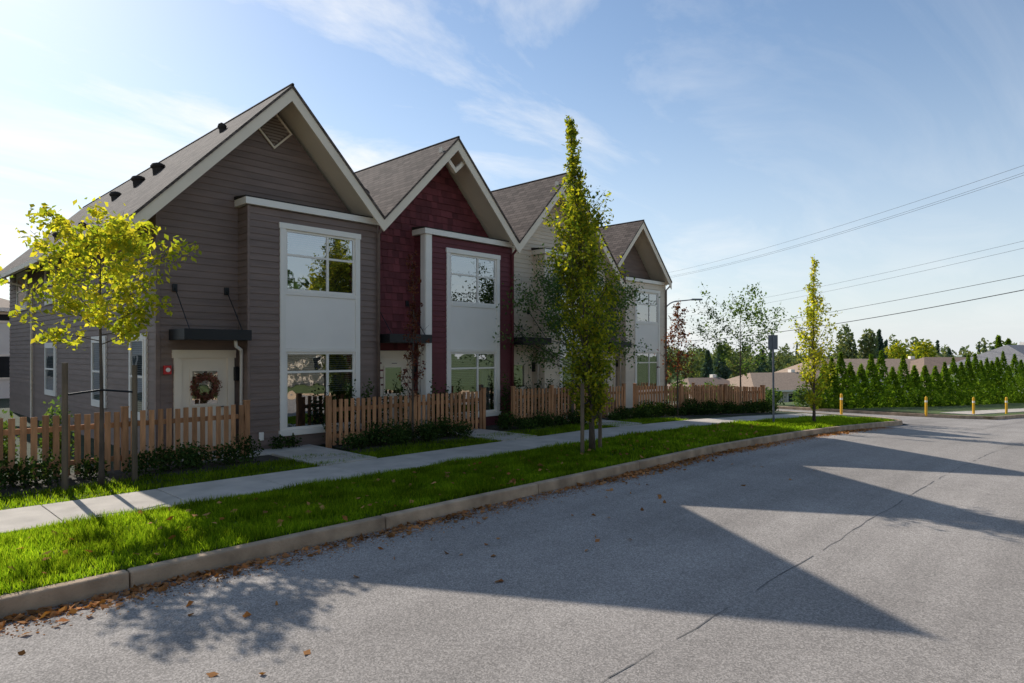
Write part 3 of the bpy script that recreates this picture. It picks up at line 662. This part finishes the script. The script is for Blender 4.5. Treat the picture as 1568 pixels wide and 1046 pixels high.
far_mass('distant_trees',it,L_far,.75,61); far_mass('distant_conifers',itc,L_farc,.7,62)
def onetree(name,k,d,w,h,con,lm,seed,ls=.3,n=3000):
    x,y=polar(k,d); root=empty(name); mb=MB(); mb.tube([(x,y,zt(x,y)-.3),(x,y,zt(x,y)+h*(.9 if con else .6))],[.25,.06],8); mb.obj('trunk',[M_bark],root)
    o=far_mass('foliage',[(x,y,w,h,con,n)],lm,ls,seed); o.parent=root
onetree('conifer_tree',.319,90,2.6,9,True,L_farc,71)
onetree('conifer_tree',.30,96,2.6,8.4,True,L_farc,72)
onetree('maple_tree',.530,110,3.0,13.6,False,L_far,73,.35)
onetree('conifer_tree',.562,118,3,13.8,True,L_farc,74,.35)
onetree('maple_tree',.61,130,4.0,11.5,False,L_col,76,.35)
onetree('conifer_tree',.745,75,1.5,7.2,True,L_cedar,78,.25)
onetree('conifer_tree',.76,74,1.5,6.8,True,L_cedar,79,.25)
# ---------------------------------------------------------------- street furniture
def lamp(x,y):
    z=zt(x,y); mb=MB()
    top=z+7.0; P=[(x,y,z),(x,y,z+3),(x,y,top-1.1)]
    for q in np.linspace(0.15,1,7):
        P.append((x+.69*1.0*(1-math.cos(q*1.45)),y-.72*1.0*(1-math.cos(q*1.45)),top-1.1+1.15*math.sin(q*1.45)))
    e=P[-1]; P.append((e[0]+.69*1.2,e[1]-.72*1.2,e[2]+.12))
    R=[.1,.085,.06]+[.045]*7+[.035]
    root=empty('street_lamp'); mb.tube(P,R,10); mb.tube([(x,y,z-.1),(x,y,z+.25)],.16,10); mb.obj('pole',[M_steel],root,smooth=True)
    mb=MB(); e=P[-1]; d=Vector((.69,-.72,0)); n=Vector((.72,.69,0)); c=Vector(e)
    b4=[c-n*.14-d*.1+Vector((0,0,-.05)),c-n*.10+d*.65+Vector((0,0,-.05)),c+n*.10+d*.65+Vector((0,0,-.05)),c+n*.14-d*.1+Vector((0,0,-.05))]
    mb.hexa(b4,[p+Vector((0,0,.12)) for p in b4]); mb.obj('lamp_head',[M_steel],root,bevel=.03)
lamp(39.6,23.8)
def bollard(x,y,h=.85):
    z=zt(x,y); mb=MB(); mb.tube([(x,y,z-.1),(x,y,z+h),(x,y,z+h+.04),(x,y,z+h+.07)],[.06,.06,.05,.01],10); mb.tube([(x,y,z+h*.72),(x,y,z+h*.84)],.064,10,1); mb.obj('yellow_bollard',[M_yellow,M_white])
for (x,y) in ((33.2,10.3),(38.9,8.0),(41.6,6.4),(44.8,5.4),(48.5,4.6)): bollard(x,y)
root=empty('sign_post'); x,y=21.6,8.8; z=zt(x,y); mb=MB(); mb.tube([(x,y,z-.1),(x-.06,y,z+2.95)],.035,8); mb.obj('post',[M_steel],root)
mb=MB(); mb.obox((x-.06,y),math.radians(30),.012,.30,z+2.45,z+2.93); mb.obj('sign_plate',[M_steel],root)
def upole(x,y,H):
    z=zt(x,y); root=empty('utility_pole'); mb=MB(); mb.tube([(x,y,z-.2),(x,y,H)],[.2,.13],10)
    mb.obox((x,y),-.5,2.6,.12,H-.9,H-.75); mb.obj('pole',[M_bark],root)
upole(61,2.2,17.3); upole(111.6,71.6,17.0)
mb=MB()
def wire(a,b,sag,r):
    a=Vector(a);b=Vector(b); P=[]
    for i in range(25):
        t=i/24; p=a.lerp(b,t); p.z-=sag*4*t*(1-t); P.append(p)
    mb.tube(P,r,5)
for (o,z0,z1,s,rr_) in ((0,17.0,17.2,1.0,.014),(.9,16.6,16.7,1.2,.014),(-.9,16.2,16.2,1.2,.014),(0,11.2,9.4,.8,.012),(.2,10.7,8.6,.9,.012),(0,8.6,5.0,.7,.022),(.1,7.6,4.4,1.3,.035)):
    wire((61+o,2.2+o*.5,z0),(111.6+o,71.6+o*.5,z1),s,rr_)
    wire((61+o,2.2+o*.5,z0),(40+o,-40,z0+1),.8,rr_)
mb.obj('overhead_power_lines',[M_black])
# ---------------------------------------------------------------- world
w=bpy.data.worlds.new('World'); scene.world=w; w.use_nodes=True; nt=w.node_tree
bg=nt.nodes['Background']; out=nt.nodes['World Output']
EL=math.radians(33.8); AZ=math.radians(3.8)
sky=N(nt,'ShaderNodeTexSky'); sky.sky_type='NISHITA'; sky.sun_disc=False; sky.sun_elevation=EL; sky.sun_rotation=AZ; sky.air_density=1.1; sky.dust_density=.3; sky.ozone_density=1.8
nt.links.new(sky.outputs['Color'],bg.inputs['Color']); bg.inputs['Strength'].default_value=.14
def Mt(op,a=None,b=None):
    n=N(nt,'ShaderNodeMath',operation=op)
    for i,v in enumerate((a,b)):
        if v is None: continue
        if isinstance(v,(int,float)): n.inputs[i].default_value=v
        else: nt.links.new(v,n.inputs[i])
    return n.outputs[0]
def Mr(v,a,b,c,d):
    n=N(nt,'ShaderNodeMapRange'); n.inputs['From Min'].default_value=a; n.inputs['From Max'].default_value=b; n.inputs['To Min'].default_value=c; n.inputs['To Max'].default_value=d; nt.links.new(v,n.inputs['Value']); return n.outputs[0]
tc=N(nt,'ShaderNodeTexCoord'); sp=N(nt,'ShaderNodeSeparateXYZ'); nt.links.new(tc.outputs['Generated'],sp.inputs[0])
den=Mt('MAXIMUM',Mt('ADD',sp.outputs['Z'],.12),.05)
cb=N(nt,'ShaderNodeCombineXYZ'); nt.links.new(Mt('DIVIDE',sp.outputs['X'],den),cb.inputs['X']); nt.links.new(Mt('DIVIDE',sp.outputs['Y'],den),cb.inputs['Y'])
mp=N(nt,'ShaderNodeMapping'); mp.inputs['Rotation'].default_value=(0,0,math.radians(-30)); mp.inputs['Scale'].default_value=(.7,1.6,1); mp.inputs['Location'].default_value=(2.3,.4,0)
nt.links.new(cb.outputs[0],mp.inputs['Vector'])
n1=N(nt,'ShaderNodeTexNoise'); n1.inputs['Scale'].default_value=1.0; n1.inputs['Detail'].default_value=10; n1.inputs['Roughness'].default_value=.62; n1.inputs['Distortion'].default_value=.6; nt.links.new(mp.outputs[0],n1.inputs['Vector'])
mask=Mr(sp.outputs['Y'],.3,.92,.15,1)
cl=Mr(Mt('ADD',n1.outputs['Fac'],Mt('MULTIPLY',mask,.05)),.50,.72,0,1)
c2=Mt('MULTIPLY',Mt('MULTIPLY',cl,mask),.92)
haze=Mt('MULTIPLY',Mt('POWER',Mr(sp.outputs['Z'],0,.5,1,0),2.0),.85)
bg2=N(nt,'ShaderNodeBackground'); bg2.inputs['Color'].default_value=(1,.985,.96,1); bg2.inputs['Strength'].default_value=1.1
bg3=N(nt,'ShaderNodeBackground'); bg3.inputs['Color'].default_value=(.84,.91,1,1); bg3.inputs['Strength'].default_value=.92
m0=N(nt,'ShaderNodeMixShader'); nt.links.new(haze,m0.inputs['Fac']); nt.links.new(bg.outputs[0],m0.inputs[1]); nt.links.new(bg3.outputs[0],m0.inputs[2])
ms=N(nt,'ShaderNodeMixShader'); nt.links.new(c2,ms.inputs['Fac']); nt.links.new(m0.outputs[0],ms.inputs[1]); nt.links.new(bg2.outputs[0],ms.inputs[2]); nt.links.new(ms.outputs[0],out.inputs['Surface'])
sd=bpy.data.lights.new('sun','SUN'); sd.energy=5; sd.angle=math.radians(.5); sd.color=(1,.95,.87)
so=bpy.data.objects.new('sun',sd); scene.collection.objects.link(so)
dirv=Vector((math.sin(AZ)*math.cos(EL),math.cos(AZ)*math.cos(EL),math.sin(EL)))
so.rotation_euler=dirv.to_track_quat('Z','Y').to_euler(); so.location=(0,30,30)
cd=bpy.data.cameras.new('camera'); cd.sensor_width=36; cd.lens=36*1000/1568; cd.shift_y=18/1568; cd.clip_end=6000; cd.clip_start=.1
co=bpy.data.objects.new('camera',cd); scene.collection.objects.link(co); co.location=(0,0,CAMH); co.rotation_euler=(math.radians(90),0,math.radians(44-90))
scene.camera=co
scene.view_settings.view_transform='Standard'; scene.view_settings.look='None'; scene.view_settings.exposure=0
